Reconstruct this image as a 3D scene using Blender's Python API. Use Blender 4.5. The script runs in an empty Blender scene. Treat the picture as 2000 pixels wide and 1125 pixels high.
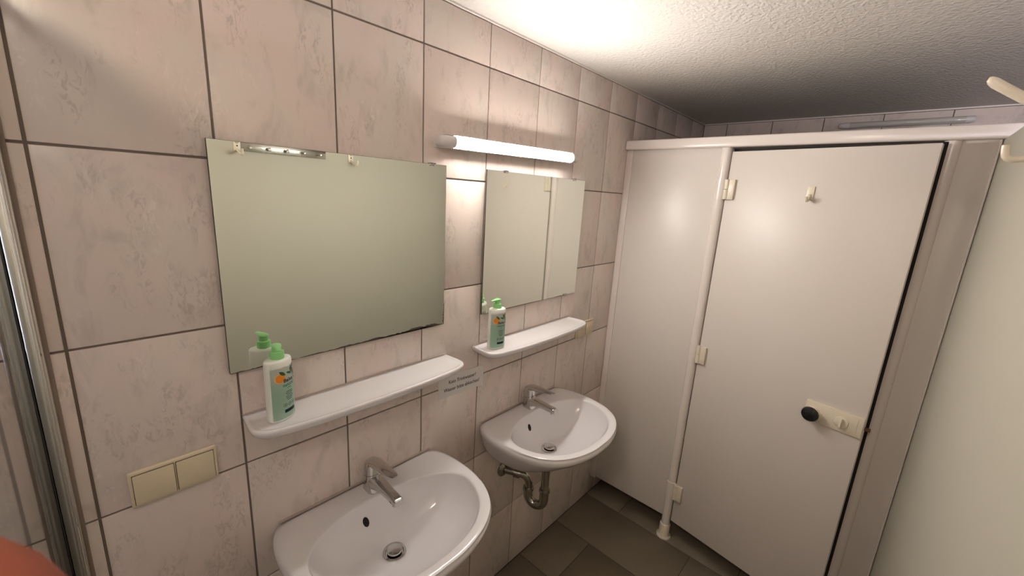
import bpy, bmesh, math, random
from mathutils import Vector, Matrix, Quaternion
random.seed(7)
SC = bpy.context.scene
COL = SC.collection
PI = math.pi

# ---------------------------------------------------------------- camera
cam_d = bpy.data.cameras.new('camera')
cam_d.sensor_width = 36.0
cam_d.lens = 796.656 / 2000 * 36.0
cam_d.clip_start = 0.005
cam = bpy.data.objects.new('camera', cam_d)
COL.objects.link(cam)
RIGHT = Vector((0.67783656, -0.73300919, 0.05687813))
DOWN = Vector((-0.1262027, -0.19221968, -0.9732032))
FWD = Vector((0.72429999, 0.65249454, -0.22280127))
CAM = Vector((0.02576, -1.02463, 1.70357))
M = Matrix((RIGHT, -DOWN, -FWD)).transposed().to_4x4()
M.translation = CAM
cam.matrix_world = M
cam_d.dof.use_dof = True
cam_d.dof.focus_distance = 1.25
cam_d.dof.aperture_fstop = 16.0
SC.camera = cam

# ---------------------------------------------------------------- world, exposure
SC.view_settings.view_transform = 'Standard'
SC.view_settings.look = 'None'
SC.view_settings.exposure = 0.2
SC.view_settings.gamma = 1.0
SC.view_settings.use_curve_mapping = False
wd = bpy.data.worlds.new('daylight')
SC.world = wd
wd.use_nodes = True
wd.node_tree.nodes['Background'].inputs['Color'].default_value = (0.93, 0.88, 1.0, 1)
wd.node_tree.nodes['Background'].inputs['Strength'].default_value = 38.0
LAMP_COL = (1.0, 0.95, 0.87)
LAMP_STRENGTH = 145.0
CEIL_LAMP_COL = (1.0, 0.84, 0.66)
CEIL_LAMP_STRENGTH = 94.0

# ---------------------------------------------------------------- materials
def newmat(name):
    m = bpy.data.materials.new(name)
    m.use_nodes = True
    nt = m.node_tree
    return m, nt, nt.nodes['Principled BSDF']

def simple(name, col, rough=0.5, metal=0.0, bump=None, spec=0.5, coat=0.0, var=0.0):
    m, nt, b = newmat(name)
    b.inputs['Base Color'].default_value = (*col, 1)
    b.inputs['Roughness'].default_value = rough
    b.inputs['Metallic'].default_value = metal
    b.inputs['Specular IOR Level'].default_value = spec
    b.inputs['Coat Weight'].default_value = coat
    tc = nt.nodes.new('ShaderNodeTexCoord')
    if var > 0:
        n = nt.nodes.new('ShaderNodeTexNoise')
        n.inputs['Scale'].default_value = 6.0
        n.inputs['Detail'].default_value = 5.0
        nt.links.new(tc.outputs['Object'], n.inputs['Vector'])
        r = nt.nodes.new('ShaderNodeMixRGB')
        r.inputs['Color1'].default_value = (*[c * (1 - var) for c in col], 1)
        r.inputs['Color2'].default_value = (*[min(1, c * (1 + var)) for c in col], 1)
        nt.links.new(n.outputs['Fac'], r.inputs['Fac'])
        nt.links.new(r.outputs['Color'], b.inputs['Base Color'])
    if bump:
        n2 = nt.nodes.new('ShaderNodeTexNoise')
        n2.inputs['Scale'].default_value = bump[0]
        n2.inputs['Detail'].default_value = bump[3] if len(bump) > 3 else 4.0
        bp = nt.nodes.new('ShaderNodeBump')
        bp.inputs['Strength'].default_value = bump[1]
        bp.inputs['Distance'].default_value = bump[2]
        nt.links.new(tc.outputs['Object'], n2.inputs['Vector'])
        nt.links.new(n2.outputs['Fac'], bp.inputs['Height'])
        nt.links.new(bp.outputs['Normal'], b.inputs['Normal'])
    return m

def tile_material():
    m, nt, b = newmat('marbled_wall_tile')
    N, L = nt.nodes, nt.links
    tc = N.new('ShaderNodeTexCoord')
    oi = N.new('ShaderNodeObjectInfo')
    mul = N.new('ShaderNodeMath'); mul.operation = 'MULTIPLY'; mul.inputs[1].default_value = 47.0
    L.new(oi.outputs['Random'], mul.inputs[0])
    add = N.new('ShaderNodeVectorMath'); add.operation = 'ADD'
    L.new(tc.outputs['Object'], add.inputs[0]); L.new(mul.outputs[0], add.inputs[1])
    def noise(scale, detail, rough, vec, dist=0.0):
        n = N.new('ShaderNodeTexNoise')
        n.inputs['Scale'].default_value = scale; n.inputs['Detail'].default_value = detail
        n.inputs['Roughness'].default_value = rough; n.inputs['Distortion'].default_value = dist
        L.new(vec, n.inputs['Vector'])
        return n.outputs['Fac']
    mp = N.new('ShaderNodeMapping')
    mp.inputs['Rotation'].default_value = (0, math.radians(24), 0)
    mp.inputs['Scale'].default_value = (1.5, 1.0, 0.7)
    L.new(add.outputs[0], mp.inputs['Vector'])
    v = mp.outputs['Vector']
    def ramp(fac, a, c, lo, hi):
        r = N.new('ShaderNodeMapRange'); r.interpolation_type = 'SMOOTHSTEP'
        r.inputs['From Min'].default_value = a; r.inputs['From Max'].default_value = c
        r.inputs['To Min'].default_value = lo; r.inputs['To Max'].default_value = hi
        L.new(fac, r.inputs['Value']); return r.outputs['Result']
    def mix(fac, c1, c2, c1n=None):
        x = N.new('ShaderNodeMixRGB')
        L.new(fac, x.inputs['Fac'])
        if c1n is not None: L.new(c1n, x.inputs['Color1'])
        else: x.inputs['Color1'].default_value = (*c1, 1)
        x.inputs['Color2'].default_value = (*c2, 1)
        return x.outputs['Color']
    def mulf(a, c):
        x = N.new('ShaderNodeMath'); x.operation = 'MULTIPLY'
        L.new(a, x.inputs[0]); L.new(c, x.inputs[1]); return x.outputs[0]
    big = noise(5.0, 3.0, 0.55, v, 0.4)
    c = mix(ramp(big, 0.35, 0.65, 0, 1), (0.700, 0.580, 0.535), (0.665, 0.590, 0.535))
    mid = noise(13.0, 5.0, 0.6, v, 0.6)
    c = mix(ramp(mid, 0.5, 0.75, 0, 0.75), None, (0.515, 0.450, 0.410), c)
    mask = noise(9.0, 2.0, 0.5, v, 0.2)
    fine = noise(55.0, 4.0, 0.6, v, 1.6)
    f = mulf(ramp(mask, 0.5, 0.64, 0, 1), ramp(fine, 0.48, 0.66, 0, 0.55))
    c = mix(f, None, (0.43, 0.365, 0.335), c)
    mask2 = noise(7.0, 2.0, 0.5, v, 0.0)
    fine2 = noise(42.0, 4.0, 0.6, v, 2.0)
    g = mulf(ramp(mask2, 0.55, 0.68, 0, 1), ramp(fine2, 0.52, 0.68, 0, 0.6))
    c = mix(g, None, (0.77, 0.69, 0.64), c)
    L.new(c, b.inputs['Base Color'])
    b.inputs['Roughness'].default_value = 0.22
    b.inputs['Specular IOR Level'].default_value = 0.42
    bp = N.new('ShaderNodeBump'); bp.inputs['Strength'].default_value = 0.05; bp.inputs['Distance'].default_value = 0.004
    L.new(noise(11.0, 2.0, 0.5, add.outputs[0]), bp.inputs['Height'])
    L.new(bp.outputs['Normal'], b.inputs['Normal'])
    return m

def floor_material():
    m, nt, b = newmat('dark_slate_floor_tile')
    N, L = nt.nodes, nt.links
    tc = N.new('ShaderNodeTexCoord'); oi = N.new('ShaderNodeObjectInfo')
    mul = N.new('ShaderNodeMath'); mul.operation = 'MULTIPLY'; mul.inputs[1].default_value = 31.0
    L.new(oi.outputs['Random'], mul.inputs[0])
    add = N.new('ShaderNodeVectorMath'); add.operation = 'ADD'
    L.new(tc.outputs['Object'], add.inputs[0]); L.new(mul.outputs[0], add.inputs[1])
    n = N.new('ShaderNodeTexNoise'); n.inputs['Scale'].default_value = 7; n.inputs['Detail'].default_value = 8; n.inputs['Roughness'].default_value = 0.6
    L.new(add.outputs[0], n.inputs['Vector'])
    x = N.new('ShaderNodeMixRGB'); x.inputs['Color1'].default_value = (0.138, 0.110, 0.076, 1); x.inputs['Color2'].default_value = (0.195, 0.160, 0.115, 1)
    L.new(n.outputs['Fac'], x.inputs['Fac']); L.new(x.outputs['Color'], b.inputs['Base Color'])
    b.inputs['Roughness'].default_value = 0.5
    bp = N.new('ShaderNodeBump'); bp.inputs['Strength'].default_value = 0.15; bp.inputs['Distance'].default_value = 0.002
    L.new(n.outputs['Fac'], bp.inputs['Height']); L.new(bp.outputs['Normal'], b.inputs['Normal'])
    return m

def glass_material():
    m = bpy.data.materials.new('clear_shower_glass'); m.use_nodes = True
    nt = m.node_tree; nt.nodes.clear()
    o = nt.nodes.new('ShaderNodeOutputMaterial'); mx = nt.nodes.new('ShaderNodeMixShader')
    f = nt.nodes.new('ShaderNodeFresnel'); f.inputs['IOR'].default_value = 1.5
    # the exit face of the pane reflects like the entry face (the node inverts the index on back faces)
    ge = nt.nodes.new('ShaderNodeNewGeometry'); mr = nt.nodes.new('ShaderNodeMapRange')
    mr.inputs['To Min'].default_value = 1.5; mr.inputs['To Max'].default_value = 1 / 1.5
    nt.links.new(ge.outputs['Backfacing'], mr.inputs['Value']); nt.links.new(mr.outputs['Result'], f.inputs['IOR'])
    t = nt.nodes.new('ShaderNodeBsdfTransparent'); t.inputs['Color'].default_value = (0.71, 0.72, 0.715, 1)
    g = nt.nodes.new('ShaderNodeBsdfGlossy'); g.inputs['Roughness'].default_value = 0.02
    nt.links.new(f.outputs[0], mx.inputs[0]); nt.links.new(t.outputs[0], mx.inputs[1]); nt.links.new(g.outputs[0], mx.inputs[2])
    nt.links.new(mx.outputs[0], o.inputs['Surface'])
    return m

def emitter(name, col, strength):
    m, nt, b = newmat(name)
    b.inputs['Base Color'].default_value = (0.9, 0.9, 0.88, 1)
    b.inputs['Emission Color'].default_value = (*col, 1)
    b.inputs['Emission Strength'].default_value = strength
    b.inputs['Roughness'].default_value = 0.4
    return m

def mint_label():
    # print of the bottle label: white at the shoulder running into mint further down
    m, nt, b = newmat('mint_printed_label')
    N, L = nt.nodes, nt.links
    tc = N.new('ShaderNodeTexCoord'); sep = N.new('ShaderNodeSeparateXYZ')
    L.new(tc.outputs['Object'], sep.inputs[0])
    r = N.new('ShaderNodeMapRange'); r.interpolation_type = 'SMOOTHSTEP'
    r.inputs['From Min'].default_value = 0.135; r.inputs['From Max'].default_value = 0.065
    L.new(sep.outputs['Z'], r.inputs['Value'])
    x = N.new('ShaderNodeMixRGB'); x.inputs['Color1'].default_value = (0.80, 0.82, 0.75, 1); x.inputs['Color2'].default_value = (0.55, 0.76, 0.63, 1)
    L.new(r.outputs['Result'], x.inputs['Fac']); L.new(x.outputs['Color'], b.inputs['Base Color'])
    b.inputs['Roughness'].default_value = 0.3
    return m

MT = {}
MT['tile'] = tile_material()
MT['grout'] = simple('brown_grout', (0.17, 0.135, 0.112), 0.9, bump=(300, 0.3, 0.001))
MT['floor'] = floor_material()
MT['floor_grout'] = simple('dark_floor_grout', (0.06, 0.052, 0.045), 0.9, bump=(200, 0.3, 0.001))
MT['ceiling'] = simple('textured_white_plaster', (0.63, 0.585, 0.55), 0.9, bump=(85, 0.9, 0.006, 2.5))
MT['caulk'] = simple('white_caulk', (0.76, 0.70, 0.65), 0.5, bump=(80, 0.1, 0.001))
MT['paint'] = simple('off_white_wall_paint', (0.62, 0.58, 0.53), 0.8, bump=(200, 0.1, 0.001))
MT['laminate'] = simple('white_laminate', (0.70, 0.645, 0.605), 0.36, bump=(350, 0.03, 0.0008), var=0.015)
MT['laminate_door'] = simple('white_laminate_door', (0.66, 0.60, 0.555), 0.40, bump=(350, 0.03, 0.0008), var=0.015)
MT['cream_laminate'] = simple('cream_laminate', (0.445, 0.42, 0.352), 0.6, bump=(350, 0.03, 0.0008), var=0.02)
MT['profile_white'] = simple('white_coated_profile', (0.74, 0.665, 0.625), 0.22, bump=(30, 0.02, 0.0006))
MT['cream_plastic'] = simple('cream_plastic', (0.70, 0.62, 0.50), 0.32, bump=(90, 0.02, 0.0005))
MT['ivory_switch'] = simple('ivory_switch_plastic', (0.66, 0.56, 0.40), 0.35, bump=(90, 0.02, 0.0005))
MT['ceramic'] = simple('white_glazed_ceramic', (0.705, 0.675, 0.69), 0.10, coat=0.3, bump=(12, 0.015, 0.001))
MT['chrome'] = simple('chrome', (0.62, 0.61, 0.60), 0.08, 1.0, bump=(40, 0.015, 0.0005))
MT['chrome_dull'] = simple('tarnished_chrome', (0.44, 0.42, 0.37), 0.16, 1.0, bump=(60, 0.05, 0.0006), var=0.1)
MT['steel'] = simple('stainless_steel', (0.60, 0.59, 0.55), 0.16, 1.0, bump=(60, 0.03, 0.0006))
MT['aluminium'] = simple('brushed_aluminium', (0.66, 0.64, 0.60), 0.33, 1.0, bump=(200, 0.04, 0.0004))
MT['bright_aluminium'] = simple('polished_aluminium', (0.74, 0.75, 0.76), 0.2, 1.0, bump=(200, 0.03, 0.0004))
MT['brown_strip_shade'] = simple('brown_strip_shade', (0.25, 0.19, 0.15), 0.5)
MT['mirror'] = simple('mirror_silver', (0.89, 0.92, 0.86), 0.012, 1.0)
MT['mirror_edge'] = simple('tarnished_mirror_edge', (0.055, 0.045, 0.035), 0.6, bump=(250, 0.3, 0.001))
MT['black'] = simple('black_plastic', (0.012, 0.012, 0.013), 0.12, bump=(30, 0.02, 0.0005))
MT['dark'] = simple('dark_hole', (0.01, 0.008, 0.007), 0.9)
MT['rubber'] = simple('dark_rubber_gasket', (0.02, 0.018, 0.016), 0.7)
MT['silicone'] = simple('yellowed_silicone', (0.44, 0.36, 0.31), 0.5)
MT['white_plastic'] = simple('white_plastic', (0.78, 0.755, 0.72), 0.35)
MT['cap'] = simple('grey_white_lamp_cap', (0.66, 0.62, 0.62), 0.4)
MT['tube_on'] = emitter('lit_lamp_diffuser', LAMP_COL, LAMP_STRENGTH)
MT['dome_on'] = emitter('lit_opal_dome', CEIL_LAMP_COL, CEIL_LAMP_STRENGTH)
MT['tube_off'] = simple('unlit_diffuser_plastic', (0.55, 0.53, 0.48), 0.12, coat=0.4)
MT['paper'] = simple('white_paper', (0.66, 0.62, 0.60), 0.45, bump=(200, 0.05, 0.0006))
MT['ink'] = simple('black_ink', (0.03, 0.027, 0.03), 0.6)
MT['bottle'] = simple('white_bottle_plastic', (0.80, 0.80, 0.74), 0.28)
MT['label'] = mint_label()
MT['pump'] = simple('light_green_pump_plastic', (0.27, 0.62, 0.24), 0.28)
MT['orange'] = simple('orange_print', (0.85, 0.27, 0.02), 0.4, var=0.25)
MT['orange_rim'] = simple('pale_orange_rim_print', (0.90, 0.62, 0.35), 0.4)
MT['leaf'] = simple('dark_green_leaf_print', (0.035, 0.10, 0.035), 0.4, var=0.3)
MT['white_print'] = simple('white_print', (0.80, 0.78, 0.74), 0.4)
MT['green_ink'] = simple('green_ink', (0.05, 0.24, 0.15), 0.5)
MT['navy_ink'] = simple('navy_ink', (0.010, 0.025, 0.05), 0.4)
MT['glass'] = glass_material()
MT['brass'] = simple('worn_brown_bolt', (0.16, 0.085, 0.05), 0.4, 0.6)
def skin_mat():
    m, nt, b = newmat('finger_skin')
    tc = nt.nodes.new('ShaderNodeTexCoord'); n = nt.nodes.new('ShaderNodeTexNoise')
    n.inputs['Scale'].default_value = 60; n.inputs['Detail'].default_value = 4
    nt.links.new(tc.outputs['Object'], n.inputs['Vector'])
    x = nt.nodes.new('ShaderNodeMixRGB'); x.inputs['Color1'].default_value = (0.175, 0.036, 0.015, 1); x.inputs['Color2'].default_value = (0.22, 0.055, 0.025, 1)
    nt.links.new(n.outputs['Fac'], x.inputs['Fac']); nt.links.new(x.outputs['Color'], b.inputs['Base Color'])
    b.inputs['Roughness'].default_value = 0.7
    b.inputs['Specular IOR Level'].default_value = 0.15
    b.inputs['Subsurface Weight'].default_value = 0.25
    b.inputs['Subsurface Radius'].default_value = (0.006, 0.002, 0.001)
    b.inputs['Subsurface Scale'].default_value = 1.0
    return m
MT['skin'] = skin_mat()

# ---------------------------------------------------------------- mesh helpers
def finish(bm, name, mat, smooth=True, angle=35):
    me = bpy.data.meshes.new(name)
    bmesh.ops.recalc_face_normals(bm, faces=bm.faces[:])
    bm.to_mesh(me); bm.free()
    if smooth:
        me.polygons.foreach_set('use_smooth', [True] * len(me.polygons))
        me.set_sharp_from_angle(angle=math.radians(angle))
    me.materials.append(MT[mat])
    return me

def link(name, me, parent=None, loc=(0, 0, 0), rot=None):
    o = bpy.data.objects.new(name, me)
    COL.objects.link(o)
    o.parent = parent
    o.location = loc
    if rot is not None: o.rotation_euler = rot
    return o

def obj(name, bm, mat, parent=None, loc=(0, 0, 0), rot=None, smooth=True, angle=35):
    return link(name, finish(bm, name, mat, smooth, angle), parent, loc, rot)

def tag(o, label, cat=None, group=None, kind=None):
    o['label'] = label
    if cat: o['category'] = cat
    if group: o['group'] = group
    if kind: o['kind'] = kind
    return o

def thing(name, label, cat, loc, group=None, rot=None):
    o = bpy.data.objects.new(name, None)
    o.empty_display_size = 0.05
    COL.objects.link(o)
    o.location = loc
    if rot is not None: o.rotation_euler = rot
    return tag(o, label, cat, group)

def box(bm, x0, x1, y0, y1, z0, z1, bev=0.0, seg=2, mat=None):
    r = bmesh.ops.create_cube(bm, size=1.0)
    vs = r['verts']
    for v in vs:
        v.co = Vector((x0 + (v.co.x + .5) * (x1 - x0), y0 + (v.co.y + .5) * (y1 - y0), z0 + (v.co.z + .5) * (z1 - z0)))
    if bev > 0:
        es = list({e for v in vs for e in v.link_edges})
        g = bmesh.ops.bevel(bm, geom=es, offset=bev, segments=seg, profile=0.5, affect='EDGES')
    return bm

def B(*a, **k):
    return box(bmesh.new(), *a, **k)

def rings(bm, rs, cap0=True, cap1=True, closed=True):
    """skin a list of rings (lists of points, equal length)"""
    vr = [[bm.verts.new(p) for p in r] for r in rs]
    n = len(rs[0])
    for a, b in zip(vr[:-1], vr[1:]):
        for i in range(n if closed else n - 1):
            j = (i + 1) % n
            bm.faces.new((a[i], a[j], b[j], b[i]))
    if cap0: bm.faces.new(vr[0][::-1])
    if cap1: bm.faces.new(vr[-1])
    return bm

def lathe(bm, prof, n=32, origin=(0, 0, 0), axis='Z', cap=True):
    rs = []
    ox, oy, oz = origin
    for r, h in prof:
        ring = []
        for i in range(n):
            a = 2 * PI * i / n
            c, s = r * math.cos(a), r * math.sin(a)
            if axis == 'Z': ring.append((ox + c, oy + s, oz + h))
            elif axis == 'X': ring.append((ox + h, oy + c, oz + s))
            else: ring.append((ox + c, oy + h, oz + s))
        rs.append(ring)
    return rings(bm, rs, cap, cap)

def tube(bm, pts, rad, n=16, cap=True):
    pts = [Vector(p) for p in pts]
    if not hasattr(rad, '__len__'): rad = [rad] * len(pts)
    rs = []
    up = None
    for i, p in enumerate(pts):
        t = (pts[min(i + 1, len(pts) - 1)] - pts[max(i - 1, 0)]).normalized()
        if up is None:
            up = Vector((0, 0, 1)) if abs(t.z) < 0.9 else Vector((1, 0, 0))
        side = t.cross(up).normalized(); up = side.cross(t).normalized()
        rs.append([p + rad[i] * (math.cos(2 * PI * k / n) * side + math.sin(2 * PI * k / n) * up) for k in range(n)])
    return rings(bm, rs, cap, cap)

def catmull(pts, per=8, closed=False):
    P = [Vector(p) for p in pts]; n = len(P); out = []
    rng = n if closed else n - 1
    for i in range(rng):
        p0 = P[(i - 1) % n] if closed else P[max(i - 1, 0)]
        p1, p2 = P[i], P[(i + 1) % n]
        p3 = P[(i + 2) % n] if closed else P[min(i + 2, n - 1)]
        for k in range(per):
            t = k / per
            out.append(0.5 * ((2 * p1) + (p2 - p0) * t + (2 * p0 - 5 * p1 + 4 * p2 - p3) * t * t + (3 * p1 - p0 - 3 * p2 + p3) * t ** 3))
    if not closed: out.append(P[-1])
    return out

def polar_outline(poly, c, n):
    """radius of closed polygon poly (2D) around c for n angles"""
    out = []
    m = len(poly)
    for k in range(n):
        a = 2 * PI * k / n
        d = (math.cos(a), math.sin(a)); best = 0
        for i in range(m):
            p, q = poly[i], poly[(i + 1) % m]
            ex, ey = q[0] - p[0], q[1] - p[1]
            den = d[0] * ey - d[1] * ex
            if abs(den) < 1e-12: continue
            wx, wy = p[0] - c[0], p[1] - c[1]
            t = (wx * ey - wy * ex) / den
            s = (wx * d[1] - wy * d[0]) / den
            if t > best and -1e-6 <= s <= 1 + 1e-6: best = t
        out.append((c[0] + d[0] * best, c[1] + d[1] * best))
    return out

def text_mesh(txt, size, align='CENTER', bold=0.0):
    cu = bpy.data.curves.new('lettering', 'FONT')
    cu.body = txt; cu.size = size; cu.align_x = align; cu.resolution_u = 3
    cu.offset = bold
    o = bpy.data.objects.new('lettering', cu); COL.objects.link(o)
    dg = bpy.context.evaluated_depsgraph_get()
    me = bpy.data.meshes.new_from_object(o.evaluated_get(dg))
    bpy.data.objects.remove(o); bpy.data.curves.remove(cu)
    return me

# ---------------------------------------------------------------- room
X_NEAR, X_BACK, Y_PART, Y_OUT, Z_CEIL = -1.35, 2.955, -1.222, -2.45, 2.222
TW, TH, G = 0.25, 0.35, 0.0022      # tile module and half joint
Z_LINES = [0.0] + [2.09 - TH * j for j in range(5, -1, -1)] + [Z_CEIL - 0.006]

def tile_mesh(w, h, t=0.0065):
    bm = B(-w / 2, w / 2, -t / 2, t / 2, -h / 2, h / 2)
    # ease the face edges
    es = [e for e in bm.edges if all(v.co.y < 0 for v in e.verts)]
    bmesh.ops.bevel(bm, geom=es, offset=0.0014, segments=2, profile=0.5, affect='EDGES')
    return finish(bm, 'tile', 'tile', True, 50)

tile_cache = {}
def lay_tile(parent, x0, x1, z0, z1, place):
    w, h = round(x1 - x0 - 2 * G, 4), round(z1 - z0 - 2 * G, 4)
    if (w, h) not in tile_cache: tile_cache[(w, h)] = tile_mesh(w, h)
    loc, rot = place((x0 + x1) / 2, (z0 + z1) / 2)
    o = link('tile', tile_cache[(w, h)], parent, loc, rot)
    return o

wall_left = obj('wall_left', B(X_NEAR - .1, X_BACK + .1, 0.0028, 0.12, -0.1, Z_CEIL + .1), 'grout', smooth=False)
tag(wall_left, 'long wall of marbled pinkish beige tiles behind the two sinks', kind='structure')
i0, i1 = -6, 12
for i in range(i0, i1):
    xa, xb = max(i * TW, X_NEAR), min((i + 1) * TW, X_BACK)
    if xb - xa < 0.02: continue
    for za, zb in zip(Z_LINES[:-1], Z_LINES[1:]):
        lay_tile(wall_left, xa, xb, za, zb, lambda x, z: ((x, 0.00325, z), None))

wall_back = obj('wall_back', B(X_BACK + 0.0028, X_BACK + .12, Y_OUT, 0.0028, -0.1, Z_CEIL + .1), 'grout', smooth=False)
tag(wall_back, 'tiled end wall seen above the white toilet cubicle', kind='structure')
ylines = [0.0] + [-0.14 - 0.25 * k for k in range(0, 10)]
for ya, yb in zip(ylines[:-1], ylines[1:]):
    for za, zb in zip(Z_LINES[:-1], Z_LINES[1:]):
        lay_tile(wall_back, -ya, -yb, za, zb, lambda x, z: ((X_BACK + 0.00325, -x, z), (0, 0, -PI / 2)))

wall_outer = obj('wall_outer', B(X_NEAR - .1, X_BACK + .1, Y_OUT - .1, Y_OUT, -.1, Z_CEIL + .1), 'paint', smooth=False)
tag(wall_outer, 'plain off-white wall on the far side of the cubicles', kind='structure')

# wall behind the photographer, with the window that lets daylight in
bm = bmesh.new()
WY0, WY1, WZ0, WZ1 = -2.3, -1.28, 1.0, 2.1
box(bm, X_NEAR - .1, X_NEAR, Y_OUT, WY0, -.1, Z_CEIL + .1)
box(bm, X_NEAR - .1, X_NEAR, WY1, 0.0028, -.1, Z_CEIL + .1)
box(bm, X_NEAR - .1, X_NEAR, WY0, WY1, -.1, WZ0)
box(bm, X_NEAR - .1, X_NEAR, WY0, WY1, WZ1, Z_CEIL + .1)
wall_front = obj('wall_front', bm, 'paint', smooth=False)
tag(wall_front, 'plain off-white wall with a window behind the viewpoint', kind='structure')
win = obj('window_1', B(X_NEAR - .06, X_NEAR - .052, WY0 + .04, WY1 - .04, WZ0 + .04, WZ1 - .04), 'glass', smooth=False)
tag(win, 'clear window pane behind the viewpoint', kind='structure')
bm = bmesh.new()
box(bm, X_NEAR - .08, X_NEAR - .03, WY0, WY1, WZ0, WZ0 + .045, .004)
box(bm, X_NEAR - .08, X_NEAR - .03, WY0, WY1, WZ1 - .045, WZ1, .004)
box(bm, X_NEAR - .08, X_NEAR - .03, WY0, WY0 + .045, WZ0 + .045, WZ1 - .045, .004)
box(bm, X_NEAR - .08, X_NEAR - .03, WY1 - .045, WY1, WZ0 + .045, WZ1 - .045, .004)
obj('window_frame', bm, 'white_plastic', win)
pl = bpy.data.lights.new('window_portal', 'AREA'); pl.shape = 'RECTANGLE'; pl.size = WY1 - WY0; pl.size_y = WZ1 - WZ0
pl.cycles.is_portal = True
po = bpy.data.objects.new('window_portal', pl); COL.objects.link(po)
po.location = (X_NEAR - .05, (WY0 + WY1) / 2, (WZ0 + WZ1) / 2)
po.rotation_euler = (0, -PI / 2, 0)
po.rotation_euler = Vector((1, 0, 0)).to_track_quat('-Z', 'Z').to_euler()

ceiling = obj('ceiling', B(X_NEAR - .1, X_BACK + .1, Y_OUT, 0.12, Z_CEIL, Z_CEIL + .1), 'ceiling', smooth=False)
tag(ceiling, 'white ceiling with rough textured plaster', kind='structure')
t1 = obj('trim_1', B(X_NEAR, X_BACK, -0.004, 0.006, Z_CEIL - 0.006, Z_CEIL + .002, .0015), 'caulk')
tag(t1, 'thin white joint between ceiling and tiled wall', kind='structure')
t2 = obj('trim_2', B(X_BACK - .004, X_BACK + .006, Y_OUT, 0, Z_CEIL - 0.006, Z_CEIL + .002, .0015), 'caulk')
tag(t2, 'thin white joint between ceiling and end wall', kind='structure')

floor = obj('floor', B(X_NEAR - .1, X_BACK + .1, Y_OUT, 0.1, -0.1, -0.002), 'floor_grout', smooth=False)
tag(floor, 'floor of dark grey rectangular tiles laid in running bond', kind='structure')
ft_cache = {}
def floor_tile(x0, x1, y0, y1):
    w, d = round(x1 - x0 - .003, 4), round(y1 - y0 - .003, 4)
    if w < .02 or d < .02: return
    if (w, d) not in ft_cache:
        bm = B(-w / 2, w / 2, -d / 2, d / 2, -.004, 0)
        bmesh.ops.bevel(bm, geom=[e for e in bm.edges if all(v.co.z > -.001 for v in e.verts)], offset=.0012, segments=1, affect='EDGES')
        ft_cache[(w, d)] = finish(bm, 'tile', 'floor', True, 50)
    link('tile', ft_cache[(w, d)], floor, ((x0 + x1) / 2, (y0 + y1) / 2, 0))
row = 0
x = 1.63 - 0.30 * 10
while x < X_BACK:
    k = round((x - 1.33) / 0.30)
    off = -0.21 if k % 2 == 0 else -0.605
    if k % 2: off = -0.605
    ys = [0.0]
    y = off
    while y < -0.02 and y + .6 < -0.02: y += .6
    while y > Y_OUT:
        ys.append(y); y -= .6
    ys.append(Y_OUT)
    xa, xb = max(x, X_NEAR), min(x + .30, X_BACK)
    if xb - xa > .03:
        for a, b_ in zip(ys[:-1], ys[1:]): floor_tile(xa, xb, b_, a)
    x += .30

# ---------------------------------------------------------------- partition opposite the sinks
Z_PART = 1.9465
wall_right = obj('wall_right', B(-1.12, X_BACK, Y_PART - .028, Y_PART, 0.0, Z_PART, .0015), 'cream_laminate')
tag(wall_right, 'smooth cream laminate partition wall opposite the sinks', kind='structure')

# ---------------------------------------------------------------- toilet cubicle
XP = 1.958                       # front face of the fixed panels
cub = thing('toilet_cubicle', 'white laminate toilet cubicle front with door ajar at the end of the room', 'toilet cubicle', (XP, -0.46, 0))
def C_(x, y, z): return (x - XP, y + 0.46, z)
def cbox(name, x0, x1, y0, y1, z0, z1, mat, bev=.002, parent=None, seg=2):
    a = C_(x0, y0, z0); b = C_(x1, y1, z1)
    return obj(name, B(a[0], b[0], a[1], b[1], a[2], b[2], bev=bev, seg=seg), mat, parent or cub)
cbox('side_panel', XP, XP + .028, -0.440, -0.004, 0.118, 1.950, 'laminate')
cbox('wall_channel', XP - .010, XP + .036, -0.034, 0.0, 0.112, 1.948, 'profile_white', .004)
cbox('side_panel', XP, XP + .028, -1.2215, -1.135, 0.118, 1.950, 'laminate')
cbox('wall_channel', XP - .004, XP + .036, -1.2215, -1.2145, 0.112, 1.948, 'profile_white', .004)
def post(yc):
    # round front profile
    bm = bmesh.new()
    n = 28
    ring = []
    for k in range(n):
        a = 2 * PI * k / n
        ring.append((0.021 * math.cos(a), 0.021 * math.sin(a)))
    rings(bm, [[(XP - XP + .006 + p[0], yc + .46 + p[1], z) for p in ring] for z in (0.06, 1.950)])
    p = obj('post', bm, 'profile_white', cub)
    bm = bmesh.new()
    lathe(bm, [(.036, 0), (.0365, .003), (.0350, .0075), (.0285, .0105), (.0262, .016), (.0262, .074), (.0235, .078), (.019, .078)], 32, (.006, yc + .46, 0))
    obj('foot', bm, 'cream_plastic', p)
post(-0.455)
post(-1.118)
# head rail
bm = bmesh.new()
box(bm, -0.030, 0.042, -1.252 + .46, 0.46, 1.947, 1.990, .007, 4)
obj('head_rail', bm, 'profile_white', cub)
# dark stop strip behind the door head
cbox('door_stop', XP + .032, XP + .05, -1.10, -0.475, 1.90, 1.946, 'rubber', .001)
cbox('door_gap_shade', XP - .012, XP - .002, -1.1085, -1.0940, 0.118, 1.944, 'dark', .0005)  # black strip standing in for the shaded gap between door and post
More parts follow.
